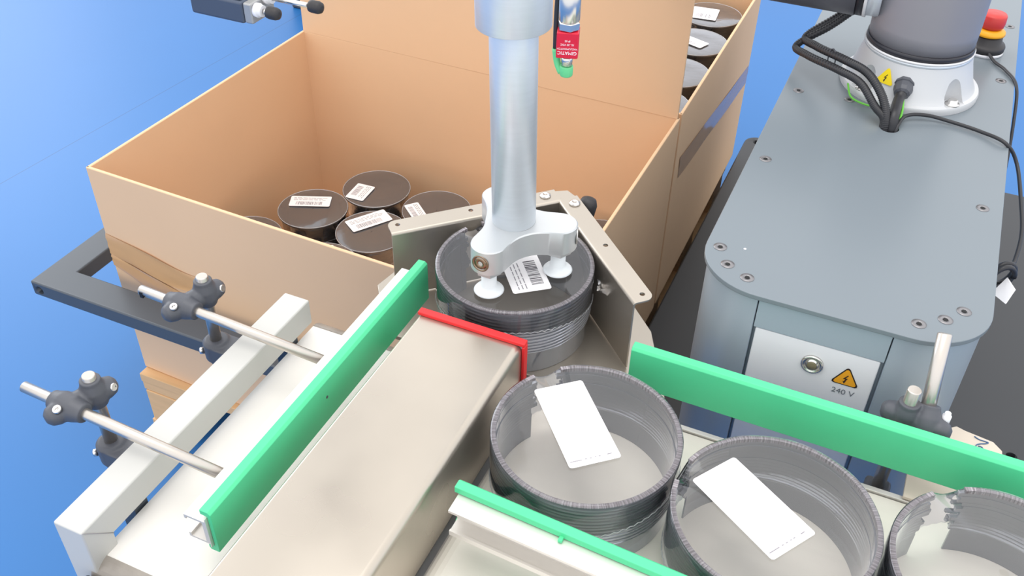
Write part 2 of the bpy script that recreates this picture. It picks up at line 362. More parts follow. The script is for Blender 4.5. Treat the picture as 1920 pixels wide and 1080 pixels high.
def box_stack(c, z, label, lab=None, tilt=0):
    r = .069; h = .0995
    t = thing('wrapped_ring_stack', label, 'ring stack', (c[0], c[1], z), 'dark wrapped stacks in the boxes')
    prof = [(r-.012, 0.0005)]
    nr = 12
    for k in range(nr):
        z0 = .001+k*(h-.010)/nr; dz = (h-.010)/nr; rk = r-.012+.0055*k/nr
        prof += [(rk-.0015, z0), (rk, z0+.2*dz), (rk, z0+.75*dz), (rk-.0015, z0+dz)]
    prof += [(r-.006, h-.0085), (r, h-.0045), (r+.0008, h-.0022), (r-.0006, h-.0012), (r-.0025, h-.0020), (r-.010, h-.012), (r-.014, .004)]
    obj('ring_body', MB().lathe(prof, (c[0], c[1], z), 40), 'dark_stack', t)
    ms = MB(); n = 48
    ms.lathe([(r-.0065, h*.45), (r-.0040, h-.009), (r+.0012, h-.0040), (r+.0012, h-.0012), (r-.002, h-.0006), (r*.5, h-.0016), (.001, h-.0022)], (c[0], c[1], z), n, cap=False)
    obj('film', ms, 'box_film', t)
    mt = MB(); mt.tube([(c[0]+(r-.0062)*math.cos(a), c[1]+(r-.0062)*math.sin(a), z+h*.45+.012*math.cos(a+1)) for a in [2*PI*k/40 for k in range(41)]], .0006, 5)
    obj('film_seam', mt, 'film_edge', t)
    obj('rim_line', MB().tube([(c[0]+(r+.0002)*math.cos(a), c[1]+(r+.0002)*math.sin(a), z+h-.0010) for a in [2*PI*k/48 for k in range(49)]], .0007, 5), 'film_edge', t)
    if lab:
        (lx, ly), (ux, uy), w, hh = lab; label_part(t, (lx, ly), (ux, uy), 0, w, hh, z+h+.0006, bars=1)
    return t
# lab = centre, direction, width, height
Z1, Z2 = .1523, .2523
top1 = [((-1.008, 1.318), 'dark wrapped stack beside left box wall, long label on top', ((-1.025, 1.335), (.97, .42), .082, .036)),
        ((-.930, 1.436), 'dark wrapped stack in the rear corner of the front box, label at its left edge', ((-.952, 1.408), (.05, -1), .056, .040)),
        ((-.862, 1.300), 'dark wrapped stack nearest the steel corner stop, long label on top', ((-.884, 1.327), (.55, .83), .085, .042)),
        ((-.782, 1.420), 'dark wrapped stack right of the corner stack, mostly behind the steel plate', ((-.815, 1.395), (.75, -.65), .06, .03)),
        ((-1.070, 1.180), 'dark wrapped stack low behind the front panel at left, only its rim showing', None),
        ((-.893, 1.166), 'dark wrapped stack low behind the front panel, short label on top', ((-.885, 1.200), (.9, -.4), .060, .034)),
        ((-.448, 1.465), 'dark wrapped stack in the right rear corner of the front box', None)]
for i, (c, lb, lab) in enumerate(top1):
    box_stack(c, Z2, lb, lab)
    box_stack((c[0]+.002, c[1]-.002), Z1, 'lower one under the '+lb.split(',')[0].replace('dark wrapped ', ''))
rear = [((-.440, 2.145), 'farthest'), ((-.432, 1.985), 'second farthest'), ((-.430, 1.825), 'third farthest'), ((-.428, 1.672), 'nearest')]
rlab = [((-.455, 2.140), (1, .1), .060, .066), ((-.450, 1.985), (.90, -.35), .090, .034), ((-.450, 1.825), (.7, -.7), .075, .034), None]
for i, (c, w) in enumerate(rear):
    for k in range(4):
        box_stack(c, .1523+k*.1, ('topmost stack of the %s right-wall pile in the rear box' % w) if k == 3 else ('%s stack of the %s right-wall pile in the rear box' % (('bottom', 'second', 'third')[k], w)), rlab[i] if k == 3 else None)
for i, c in enumerate([(-.590, 2.145), (-.590, 1.985), (-.590, 1.825)]):
    w = ('by the far wall', 'in the middle', 'near the flap')[i]
    for k in range(4): box_stack(c, .1523+k*.1, '%s stack of the inner pile in the rear box, %s' % (('bottom', 'second', 'third', 'topmost')[k], w))

# ------------------------------------------------------------------ black tubular frame round the pallet
fr = thing('pallet_holder', 'dark painted square tube frame around the pallet and front box', 'frame', (-1.28, .90, 0))
zf0, zf1 = .350, .380
r_ = obj('rail', MB().prism([(-.37, .878, zf0), (-.37, .934, zf0), (-1.246, .934, zf0), (-1.246, 2.40, zf0), (-.60, 2.40, zf0), (-.60, 2.456, zf0), (-1.302, 2.456, zf0), (-1.302, .878, zf0)], (0, 0, .030)), 'black_steel', fr, bevel=.003)
cut(r_, [MB().lathe([(.0085, -.004), (.0085, .02)], (-1.285, .878, .364), 20, axis=(0, 1, 0))])
obj('hole_shade', MB().lathe([(.0082, .012), (.0082, .018)], (-1.285, .878, .364), 20, axis=(0, 1, 0)), 'black', fr)  # black disc paints the shade at the bottom of the hole
for p in ((-.40, .884), (-.66, 2.406)):
    obj('post', MB().box(p[0]-.022, p[0]+.022, p[1], p[1]+.044, 0.0, zf0-.0003), 'black_steel', fr, bevel=.002)
for p in ((-1.296, 2.406),):
    obj('post', MB().box(p[0], p[0]+.044, p[1], p[1]+.044, 0.0, zf0-.0003), 'black_steel', fr, bevel=.002)

dc = thing('dark_block', 'unidentified dark block added on the blue floor, mostly hidden behind the upright cardboard flap', 'dark_shape', (-1.8, 3.0, 0))  # unidentified dark shape; a plain block is added to stand in for it
obj('body', MB().box(-2.13, -1.5, 2.82, 3.3, 0, .34), 'black_steel', dc, bevel=.006)
obj('top_slab', MB().box(-2.14, -1.49, 2.81, 3.31, .3405, .36), 'black_steel', dc, bevel=.004)
# ------------------------------------------------------------------ base platform and pedestal
bp = thing('base_platform', 'large low charcoal steel base plate under the robot pedestal', 'platform', (.2, 1.5, 0))
o = obj('platform_body', MB().prism(rrect(-.338, 1.10, .80, 2.36, .035, 6, 0), (0, 0, .15)), 'base_dark', bp, bevel=.004)
cut(o, [MB().lathe([(r, -.03), (r, .02)], (x, y, .15), 20) for x, y, r in ((-.305, 2.33, .011), (.360, 1.43, .010), (.46, 2.05, .012))])
pd = thing('robot_pedestal', 'tall grey steel pedestal with rounded corners carrying the robot base', 'pedestal', (0, 1.4, .15))
def column_poly(x0, x1, y0, y1, r, z, rec0, rec1, d):
    p = rrect(x0, x1, y0, y1, r, 12, z)
    # insert the shallow front recess between rec0 and rec1
    i = 13; return p[:i]+[(rec0, y0, z), (rec0, y0+d, z), (rec1, y0+d, z), (rec1, y0, z)]+p[i:]
o = obj('column', MB().prism(column_poly(-.151, .153, .862, 2.10, [.072, .072, .06, .06], .1502, -.078, .066, .012), (0, 0, .6335)), 'column', pd)
for p in o.data.polygons: p.use_smooth = True
o.modifiers.new('bev', 'BEVEL').width = .0012; o.modifiers['bev'].limit_method = 'ANGLE'; o.modifiers['bev'].angle_limit = math.radians(35); o.modifiers['bev'].harden_normals = True
o = obj('top_plate', MB().prism(rrect(-.1560, .1575, .856, 2.106, [.076, .076, .06, .06], 14, .7840), (0, 0, .006)), 'plate_gray', pd, bevel=.0008)
cut(o, [MB().lathe([(.013, -.02), (.013, .02)], (.003, 1.303, .79), 24)])
obj('shadow_gap', MB().prism(rrect(-.1490, .151, .864, 2.098, [.071, .071, .06, .06], 14, .7837), (0, 0, .0004)), 'side_navy', pd)
obj('front_strip', MB().box(-.077, .065, .8625, .8735, .742, .7828), 'strip', pd, bevel=.001)
dr = obj('door', MB().box(-.0745, .0620, .8640, .8735, .20, .7405), 'door', pd, bevel=.0015)
bt = obj('push_button', MB().lathe([(.0125, 0), (.0125, .0022), (.0108, .003), (.0098, .003), (.0092, .0012), (.0065, .0012), (.0062, .0035), (.002, .0038)], (-.0055, .8640, .712), 32, axis=(0, -1, 0)), 'chrome', pd, label='chrome push button on the white door')
obj('button_lens', MB().lathe([(.0060, .0034), (.0045, .0046), (.001, .0050)], (-.0055, .8640, .712), 24, axis=(0, -1, 0)), mat('amber_lens', (120, 112, 88), .15, 0, .05, 30), bt)
def tri_sign(c, s, ux, up, nrm, parent, m1, bolt=True):
    c = Vector(c); ux = Vector(ux).normalized(); up = Vector(up).normalized(); nn = Vector(nrm).normalized()
    def P(a, b, d=0): return c+ux*a*s+up*b*s+nn*d
    base = []
    for k in range(3):
        a = PI/2+2*PI*k/3
        for da in (-.14, 0, .14): base.append((math.cos(a+da)*(.60-abs(da)*.25), math.sin(a+da)*(.60-abs(da)*.25)))
    sg = obj('warning_sign', MB().prism([P(a, b) for a, b in base], nn*.0003), 'ink' if m1 == 'orange' else m1, parent)
    k = .86 if m1 == 'orange' else .93
    obj('sign_face', MB().prism([P(a*k, b*k, .00035) for a, b in base], nn*.0002), m1, sg)
    bl = [(.06, .30), (-.13, .02), (-.01, .04), (-.06, -.13), (-.12, -.11), (-.03, -.27), (.04, -.09), (-.005, -.11), (.10, .09), (-.02, .07), (.10, .28)]
    obj('bolt_symbol', MB().prism([P(a*.85, b*.85-.02, .0006) for a, b in bl], nn*.0002), 'ink', sg)
tri_sign((.033, .8638, .7045), .0265, (1, 0, 0), (0, 0, 1), (0, -1, 0), pd, 'orange')
text_mesh('240 V', .0105, 'lettering', 'ink_grey', Matrix.Translation((.034, .8637, .6845)) @ Matrix.Rotation(PI/2, 4, 'X'), pd)
for x, y in [(-.139, .927), (-.123, .898), (-.097, .883), (.086, .883), (.111, .902), (.128, .925), (-.135, 1.145), (.134, 1.146), (-.134, 1.36), (-.061, 1.364), (.138, 1.528), (.142, 1.75), (-.138, 1.75)]:
    s = obj('screw', MB().lathe([(.0078, 0), (.0078, .0005), (.0030, .0006), (.0028, .0002)], (x, y, .7900), 24), 'screw', pd)
    obj('hex_socket', MB().lathe([(.0028, .0002), (.0028, .0008)], (x, y, .7900), 6), 'black', s)
obj('plug', MB().lathe([(.0016, 0), (.0016, .0006)], (-.112, .935, .79), 12), 'door', pd)

# ------------------------------------------------------------------ robot arm
rc = Vector((.010, 1.452))
rb = thing('robot', 'grey robot arm with light cast base on the pedestal top', 'robot', (rc.x, rc.y, .7902))
ba = obj('base_casting', MB().lathe([(.0985, 0), (.0990, .006), (.0975, .010), (.092, .0115), (.0865, .022), (.0790, .048), (.0765, .058), (.0760, .0605)], (rc.x, rc.y, .7902), 96), 'robot_white', rb)
cuts = []
for k in range(4):
    a = math.radians(-42+90*k); c = (rc.x+.0905*math.cos(a), rc.y+.0905*math.sin(a), .7902)
    cuts.append(MB().lathe([(.0168, .0105), (.0168, .024), (.0140, .040), (.0060, .0545)], c, 28))
cut(ba, cuts)
for k in range(4):
    a = math.radians(-42+90*k); c = (rc.x+.0880*math.cos(a), rc.y+.0880*math.sin(a), .8008)
    obj('bolt', MB().lathe([(.0100, 0), (.0100, .0014), (.0068, .0016), (.0066, .0066), (.0055, .0074)], c, 6 if k > 5 else 24), 'chrome', rb)
obj('steel_band', MB().lathe([(.0757, .0605), (.0757, .0655)], (rc.x, rc.y, .7902), 96), 'alu', rb)
obj('white_ring', MB().lathe([(.0768, .0655), (.0768, .0690)], (rc.x, rc.y, .7902), 96), 'white_ring', rb)
obj('black_ring', MB().lathe([(.0755, .0690), (.0750, .0770)], (rc.x, rc.y, .7902), 96), 'black_ring', rb)
obj('shoulder_link', MB().lathe([(.0735, .0770), (.0740, .10), (.0742, .25), (.072, .275), (.060, .292), (.03, .30)], (rc.x, rc.y, .7902), 96), 'robot', rb)
ax = (rc.x-.064, rc.y-.005, .9460)
obj('joint_housing', MB().lathe([(.0570, 0), (.0570, .018)], ax, 64, axis=(-1, 0, 0)), 'alu', rb)
obj('joint_ring', MB().lathe([(.0600, .0182), (.0600, .0225)], ax, 64, axis=(-1, 0, 0)), 'white_ring', rb)
obj('joint_seal', MB().lathe([(.0590, .0227), (.0590, .0335)], ax, 64, axis=(-1, 0, 0)), 'black_ring', rb)
obj('upper_arm', MB().lathe([(.0600, .0337), (.0600, .15), (.058, .30), (.050, .34)], ax, 64, axis=(-1, 0, 0)), 'plate_dark' if False else mat('dark_arm_enamel', (92, 92, 98), .42, .15, .02, 5), rb)
# sticker follows the cone on the front left
a = math.radians(-112); nn = Vector((math.cos(a)*.96, math.sin(a)*.96, .28))
tri_sign((rc.x+.0822*math.cos(a)+nn.x*.0008, rc.y+.0822*math.sin(a)+nn.y*.0008, .8285), .0235, (-math.sin(a), math.cos(a), 0), (-math.cos(a)*.28, -math.sin(a)*.28, .96), nn, rb, 'yellow')
g0 = Vector((.006, rc.y-.0770, .8230)); gd = Vector((.0, -.90, -.28)).normalized()
gl = obj('cable_gland', MB().lathe([(.0150, -.004), (.0150, .003), (.0135, .0035), (.0130, .012), (.0110, .018), (.0075, .020)], g0, 10, axis=gd, smooth=False), 'plastic_dark', rb)

# ------------------------------------------------------------------ cables on the pedestal
def cable(name, pts, r, label, mname='cable', n=10, seg=10, ribs=False, loc=None, cat='cable', group=None):
    s = spline(pts, seg); mb = MB()
    if ribs:
        s2 = spline(pts, 40); rad = [r*(1 if i % 3 else .86) for i in range(len(s2))]; mb.tube(s2, rad, n)
    else: mb.tube(s, r, n)
    o = obj(name, mb, mname, loc=loc or tuple(pts[0])); return tag(o, label, cat, group)
hose = [(-.078, 1.470, .905), (-.112, 1.466, .868), (-.150, 1.458, .832), (-.128, 1.420, .836), (-.080, 1.360, .850), (-.045, 1.340, .846), (-.018, 1.320, .826), (-.004, 1.303, .800), (-.0035, 1.300, .770)]
cable('corrugated_hose', hose, .0062, 'upper of two black corrugated hoses looping round the robot base', ribs=True, group='black hoses at the robot base')
cable('corrugated_hose', [(p[0]-.006-.004*(i in (2, 3)), p[1]-.008, p[2]-.0125) if i < 7 else (p[0]-.003, p[1]+.001, p[2]) for i, p in enumerate(hose)], .0058, 'lower of two black corrugated hoses looping round the robot base', ribs=True, group='black hoses at the robot base')
tie = thing('cable_tie', 'dark cable tie strapped round the two black hoses', 'cable tie', (-.125, 1.415, .83))
obj('strap', MB().tube([Vector((-.100, 1.381, .838))+Vector((.3, -.25, .0)).normalized()*.0*k+Vector((-.35, -.5, .0))*0+Vector((.55*math.cos(a)*.011, -.75*math.cos(a)*.011, math.sin(a)*.0155)) for k, a in enumerate([2*PI*i/20 for i in range(21)])], .0010, 6), 'plastic_dark', tie)
gp = [g0+gd*.018, g0+gd*.030+Vector((-.002, 0, -.002)), (.004, 1.312, .806), (.0055, 1.3035, .790), (.0055, 1.303, .765)]
cable('power_cable', [tuple(Vector(p)) for p in gp], .0075, 'thick grey black cable from the gland into the pedestal grommet', 'cable')
cable('earth_wire', [(.010, 1.353, .812), (.013, 1.335, .802), (.0125, 1.313, .796), (.0125, 1.300, .780)], .0018, 'thin green and yellow earth wire beside the thick cable', 'wire_green')
cable('earth_wire', [(-.070, 1.388, .803), (-.060, 1.365, .7945), (-.038, 1.352, .7935), (-.020, 1.350, .795)], .0014, 'thin green wire curled at the left of the robot base', 'wire_green')
cable('signal_cable', [(.0125, 1.296, .775), (.0125, 1.304, .795), (.020, 1.333, .7985), (.045, 1.347, .7985), (.078, 1.350, .7950), (.118, 1.340, .7945), (.152, 1.320, .7945), (.174, 1.322-.006, .770), (.189, 1.261, .745), (.197, 1.215, .727), (.195, 1.172, .712), (.189, 1.150, .712)], .0026, 'thin black cable curving over the right edge of the pedestal')
cl = thing('cable_coil', 'black coiled cable with white tag against the pedestal side', 'cable', (.186, 1.138, .68))
obj('coil', MB().tube([Vector((.1850+.0130*math.cos(a), 1.140+.0100*math.cos(a)+.0045*k/10, .700+.0175*math.sin(a))) for k, a in enumerate([2*PI*i/20 for i in range(41)])], .0036, 8), 'cable', cl)
obj('tag', MB().prism([(.178, 1.132, .682), (.196, 1.118, .680), (.202, 1.132, .694), (.190, 1.146, .700)], (.001, .001, .0005)), 'label', cl)
cable('stop_cable', [(.112, 1.603, .8000), (.125, 1.585, .794), (.142, 1.562, .7935), (.160, 1.52, .790), (.168, 1.47, .76), (.176, 1.42, .70), (.182, 1.40, .62)], .0024, 'thin black cable leading from the red stop button over the edge')
es = thing('emergency_stop', 'red mushroom stop button on yellow collar and black base', 'stop button', (.106, 1.628, .7902))
obj('foot', MB().lathe([(.0300, 0), (.0300, .005)], (.106, 1.628, .7903), 40), 'door', es)
obj('housing', MB().lathe([(.0300, .0052), (.0305, .012), (.029, .015), (.0235, .017), (.0225, .027), (.020, .029)], (.106, 1.628, .7903), 40), 'rubber', es)
obj('collar', MB().lathe([(.0210, .0292), (.0245, .031), (.0240, .035), (.0170, .040)], (.106, 1.628, .7903), 40), 'estop_yellow', es)
obj('button', MB().lathe([(.0150, .040), (.0185, .043), (.0195, .050), (.0190, .060), (.0175, .0625), (.005, .0632)], (.106, 1.628, .7903), 40), 'estop_red', es)

# ------------------------------------------------------------------ conveyors
cv = thing('conveyor', 'white belt conveyor running under the steel chute at left', 'conveyor', (-.45, .56, 0), 'conveyors')
def belt_loop(x0, x1, y0, y1, z, r, th, axis):
    """closed belt round two end rollers"""
    out, inn = [], []
    for cy, a0 in ((y1-r, PI/2), (y0+r, -PI/2)):
        for k in range(13):
            a = a0-PI*k/12; out.append((cy+r*math.cos(a), z-r+r*math.sin(a))); inn.append((cy+(r-th)*math.cos(a), z-r+(r-th)*math.sin(a)))
    mb = MB()
    rs = [[(x0, o[0], o[1]), (x1, o[0], o[1]), (x1, i[0], i[1]), (x0, i[0], i[1])] if axis == 'y' else [(o[0], x0, o[1]), (o[0], x1, o[1]), (i[0], x1, i[1]), (i[0], x0, i[1])] for o, i in zip(out, inn)]
    return mb.rings(rs, close=True, smooth=False)
obj('belt', belt_loop(-.5885, -.304, .347, .758, .650, .021, .0022, 'y'), 'belt', cv)
obj('roller', MB().lathe([(.0186, 0), (.0186, .28)], (-.5875, .3682, .629), 32, axis=(1, 0, 0)), 'belt_end', cv)
obj('roller', MB().lathe([(.0186, 0), (.0186, .28)], (-.5875, .7368, .629), 32, axis=(1, 0, 0)), 'belt_end', cv)
obj('slider_bed', MB().box(-.580, -.312, .392, .712, .6125, .6475), 'side_navy', cv)
for yy, sg in ((.3682, -1), (.7368, 1)):
    arcp = [(yy+sg*.0216*math.sin(a), .629+.0216*math.cos(a)) for a in [math.radians(6+13*k) for k in range(8)]]+[(yy+sg*.0211*math.sin(a), .629+.0211*math.cos(a)) for a in [math.radians(6+13*k) for k in range(7, -1, -1)]]
    obj('nose_band', MB().prism([(-.5887, a, b) for a, b in arcp], (.2847, 0, 0)), 'belt_end', cv)
obj('end_shroud', MB().box(-.591, -.302, .330, .3462, .56, .6420), 'side_navy', cv, bevel=.004)
obj('body', MB().box(-.572, -.32, .40, .70, .52, .6080), 'side_navy', cv, bevel=.003)
for x in (-.56, -.345):
    for y in (.41, .67): obj('leg', MB().box(x, x+.03, y, y+.03, 0, .5198), 'beam', cv, bevel=.002)
cw = thing('conveyor', 'cream belt conveyor carrying the three clear ring stacks', 'conveyor', (.1, .5, 0), 'conveyors')
obj('belt', belt_loop(.20, .762, -.2975, .95, .650, .021, .0022, 'x'), 'belt_worn', cw)
obj('slider_bed', MB().box(-.27, .92, .206, .756, .6125, .6475), 'side_navy', cw)
obj('back_rail', MB().box(-.185, .95, .7632, .7695, .600, .6530), 'extr', cw, bevel=.0008)
obj('body', MB().box(-.255, .90, .24, .74, .52, .6080), 'side_navy', cw, bevel=.003)
for x in (-.24, .85):
    for y in (.26, .70): obj('leg', MB().box(x, x+.03, y, y+.03, 0 if y < .6 or x < 0 else .1505, .5198), 'beam', cw, bevel=.002)
# grey side beam
bmth = thing('side_beam', 'light grey square tube beam left of the white belt', 'beam', (-.6, .54, 0))
o = obj('beam', MB().prism([(-.616, .350, .702), (-.581, .350, .702), (-.581, .350, .30), (-.581, .379, .30), (-.581, .379, .6665), (-.581, .727, .6665), (-.581, .727, .702), (-.616, .727, .702)][:0] or
     [(-.616, .350, .702), (-.616, .350, .30), (-.616, .382, .30), (-.616, .382, .6665), (-.616, .729, .6665), (-.616, .729, .702)], (.035, 0, 0)), 'beam', bmth, bevel=.0022, seg=3)
mb = MB(); mb.tube([(-.5806, .351, .7015), (-.5806, .3815, .6670)], .00035, 4)
obj('mitre_seam', mb, 'print', bmth)
obj('support_bracket', MB().box(-.612, -.5905, .418, .436, .560, .6662), 'black_steel', bmth, bevel=.001)
obj('support_bracket', MB().box(-.612, -.5905, .690, .708, .560, .6662), 'black_steel', bmth, bevel=.001)
obj('foot_post', MB().box(-.614, -.583, .352, .380, 0, .2998), 'beam', bmth, bevel=.002)

# ------------------------------------------------------------------ steel base plate under the corner stop
sp_ = obj('deck_plate', MB().prism([(-.50, .762, .648), (-.185, .772, .648), (-.150, .800, .648), (-.200, .905, .648), (-.33, 1.045, .648), (-.40, 1.045, .648), (-.545, .90, .648), (-.555, .84, .648)], (0, 0, .0062)), 'steel_plate', loc=(-.36, .88, .648), bevel=.0008)
tag(sp_, 'flat stainless deck plate under the held ring stack and corner stop', 'plate')
obj('support_arm', MB().box(-.372, -.332, .80, 1.02, .615, .6475), 'black_steel', sp_, bevel=.002)
obj('support_post', MB().box(-.378, -.342, .80, .834, 0, .6148), 'black_steel', sp_, bevel=.002)

# ------------------------------------------------------------------ steel chute with red edging
ch = thing('steel_chute', 'stainless sheet steel channel with bent edges over the belt', 'chute', (-.36, .5, .6506))
prof = []
xl, xr, zt_, zb_, th, rr = -.4245, -.2980, .7420, .6506, .0016, .009
def arc(cx, cz, r, a0, a1, n=8): return [(cx+r*math.cos(a0+(a1-a0)*k/n), cz+r*math.sin(a0+(a1-a0)*k/n)) for k in range(n+1)]
outer = [(xl, zb_)]+arc(xl+.004, zt_-.004, .004, PI, PI/2, 4)+arc(xr-rr, zt_-rr, rr, PI/2, 0)+[(xr, zb_)]
inner = [(xr-th, zb_)]+arc(xr-rr, zt_-rr, rr-th, 0, PI/2)+arc(xl+.004, zt_-.004, .004-th, PI/2, PI, 4)+[(xl+th, zb_)]
ncy = 22; rs = [[(x, .26+.462*k/ncy, z) for x, z in outer+inner] for k in range(ncy+1)]
o = obj('channel', MB().rings(rs, smooth=True), 'steel', ch); md = o.modifiers.new('es', 'EDGE_SPLIT'); md.split_angle = math.radians(50)
obj('flange_lip', MB().box(xl-.010, xl-.0003, .26, .700, .7200, .7215), 'steel', ch)
ed = thing('edge_trim', 'red rubber edging clipped on the far rim of the steel chute', 'trim', (-.36, .722, .70))
def trim_profile(o_, wd):
    return o_
path = arc(xr-rr, zt_-rr, rr, PI/2, 0, 6)
obj('top_strip', MB().box(xl-.001, xr+.0035, .7195, .7290, zt_+.0002, zt_+.0048), 'red', ed, bevel=.001)
obj('side_strip', MB().box(xr+.0002, xr+.0038, .7195, .7290, .664, zt_-.0002), 'red', ed, bevel=.001)

# ------------------------------------------------------------------ green guide rails
def guide_left():
    t = thing('guide_rail', 'green plastic guide rail left of the steel chute', 'guide rail', (-.47, .6, .69), 'green guide rails')
    # C shaped strip clipped round the aluminium extrusion
    x1, x0, z1, z0 = -.4595, -.4715, .746, .6895
    poly = [(x0, z1), (x1-.003, z1), (x1, z1-.003), (x1, z0+.001), (x1-.001, z0), (x0+.002, z0), (x0, z0+.003), (x0, z0+.006), (x0+.0045, z0+.007), (x1-.0045, z0+.008), (x1-.0045, z1-.007), (x0+.003, z1-.006), (x0, z1-.006)]
    obj('strip', MB().prism([(x, .394, z) for x, z in poly], (0, .413, 0)), 'green', t, bevel=.0008)
    ex = [(-.4890, .7345), (-.4655, .7345), (-.4650, .7385), (-.4643, .7385), (-.4643, .6985), (-.4655, .6985), (-.4655, .7030), (-.4885, .7030), (-.4885, .7085), (-.4862, .7085), (-.4862, .7052), (-.4690, .7052), (-.4690, .7320), (-.4868, .7320), (-.4868, .7290), (-.4890, .7290)]
    obj('extrusion', MB().prism([(x, .391, z) for x, z in ex], (0, .405, 0)), 'extr', t)
    obj('set_screw', MB().lathe([(.0018, 0), (.0018, .0004)], (x1, .582, .7225), 12, axis=(1, 0, 0)), 'print_dark', t)
guide_left()
def guide_x(name, label, x0, x1, y, z1, z0, side, dy=0.0):
    """rail along X; side=+1 the extrusion sits behind (+y), -1 in front"""
    t = thing(name, label, 'guide rail', ((x0+x1)/2, y, z0), 'green guide rails'); w = .0125
    s = side; ya, yb = y, y+s*w
    poly = [(yb, z1), (ya+s*.003, z1), (ya, z1-.003), (ya, z0+.001), (ya+s*.001, z0), (yb-s*.002, z0), (yb, z0+.003), (yb, z0+.006), (ya+s*.005, z0+.008), (ya+s*.0045, z1-.008), (yb, z1-.0075)]
    n = 8
    def mk(pl, xa, xb): return MB().prism([(xa, q[0]+dy*(xa-x0), q[1]) for q in pl], (xb-xa, dy*(xb-xa), 0))
    obj('strip', mk(poly, x0, x1), 'green', t, bevel=.0009)
    e0, e1 = y+s*.0058, y+s*.0330 if side < 0 else y+s*.026
    et = z1-.0085 if side < 0 else z1-.022
    ex = [(e0, et), (e1, et), (e1, et-.003), (e1-s*.0035, et-.004), (e1-s*.0035, et-.005), (e0+s*.010, et-.005), (e0+s*.010, z0+.0145), (e1-s*.0025, z0+.0145), (e1-s*.0025, z0+.0165), (e1, z0+.0165), (e1, z0+.0105), (e0, z0+.0105)]
    obj('extrusion', mk(ex, x0+.004, x1-.004), 'extr', t)
    return t
guide_x('guide_rail', 'long green plastic guide rail between the pedestal and the ring stacks', -.1885, .62, .7665, .745, .6905, 1, -.010)
gf = guide_x('guide_rail', 'green plastic guide rail on white extrusion in front of the ring stacks', -.2760, .34, .5275, .745, .6905, -1, -.055)
obj('clip', MB().box(-.168, -.164, .5035, .5095, .7372, .7405), 'green', gf, bevel=.0005)

# ------------------------------------------------------------------ rail brackets (rod, cross clamp, post, lower clamp)
def clamp_shape(p_rod, p_post, rod_dir, post_dir=(0, 0, 1)):
    mb = MB(); R = Vector(p_rod); Pp = Vector(p_post); rd = Vector(rod_dir).normalized(); pdv = Vector(post_dir)
    cap = lambda a, b, r: mb.tube([a-(b-a).normalized()*r*.92, a-(b-a).normalized()*r*.6, a, b, b+(b-a).normalized()*r*.6, b+(b-a).normalized()*r*.92], [r*.38, r*.8, r, r, r*.8, r*.38], 20)
    cap(R-rd*.008, R+rd*.008, .0142)
    cap(Pp-pdv*.006, Pp+pdv*.006, .0142)
    d = (Pp-R); d.z = 0; d.normalize()
    Rz = Vector((R.x*.5+Pp.x*.5, R.y*.5+Pp.y*.5, R.z))
    cap(R-d*.014+Vector((0, 0, -.001)), Vector((Pp.x, Pp.y, R.z))+d*.013, .0122)
    mb.lathe([(.0108, -.003), (.0115, .006)], R-rd*.018, 20, axis=rd); mb.lathe([(.0115, -.006), (.0108, .003)], R+rd*.018, 20, axis=rd)
    mb.lathe([(.0112, 0), (.0108, .008)], Pp+Vector((0, 0, .012)), 20)
    return mb
def bracket(label, rod_a, rod_b, post, post_z0, post_z1, clamp_p, lower, rod_r=.0060, lower_dir=1):
    t = thing('rail_bracket', label, 'bracket', (post[0], post[1], post_z0), 'steel rod rail brackets')
    d = (Vector(rod_b)-Vector(rod_a)).normalized()
    rod = obj('rod', MB().lathe([(rod_r*.8, 0), (rod_r, .0012), (rod_r, (Vector(rod_b)-Vector(rod_a)).length)], rod_a, 32, axis=d), 'rod', t)
    obj('post', MB().lathe([(.0070, 0), (.0070, post_z1-post_z0-.001), (.0062, post_z1-post_z0)], (post[0], post[1], post_z0), 32), 'rod', t)
    c = obj('cross_clamp', clamp_shape(clamp_p, (post[0], post[1], clamp_p[2]+.001), d), 'plastic_dark', t)
    rm = c.modifiers.new('fuse', 'REMESH'); rm.mode = 'VOXEL'; rm.voxel_size = .0011; rm.use_smooth_shade = True
    sm = c.modifiers.new('soften', 'SMOOTH'); sm.factor = .5; sm.iterations = 7
    dd = Vector((post[0]-clamp_p[0], post[1]-clamp_p[1], 0)).normalized()
    return t, c, rod, dd
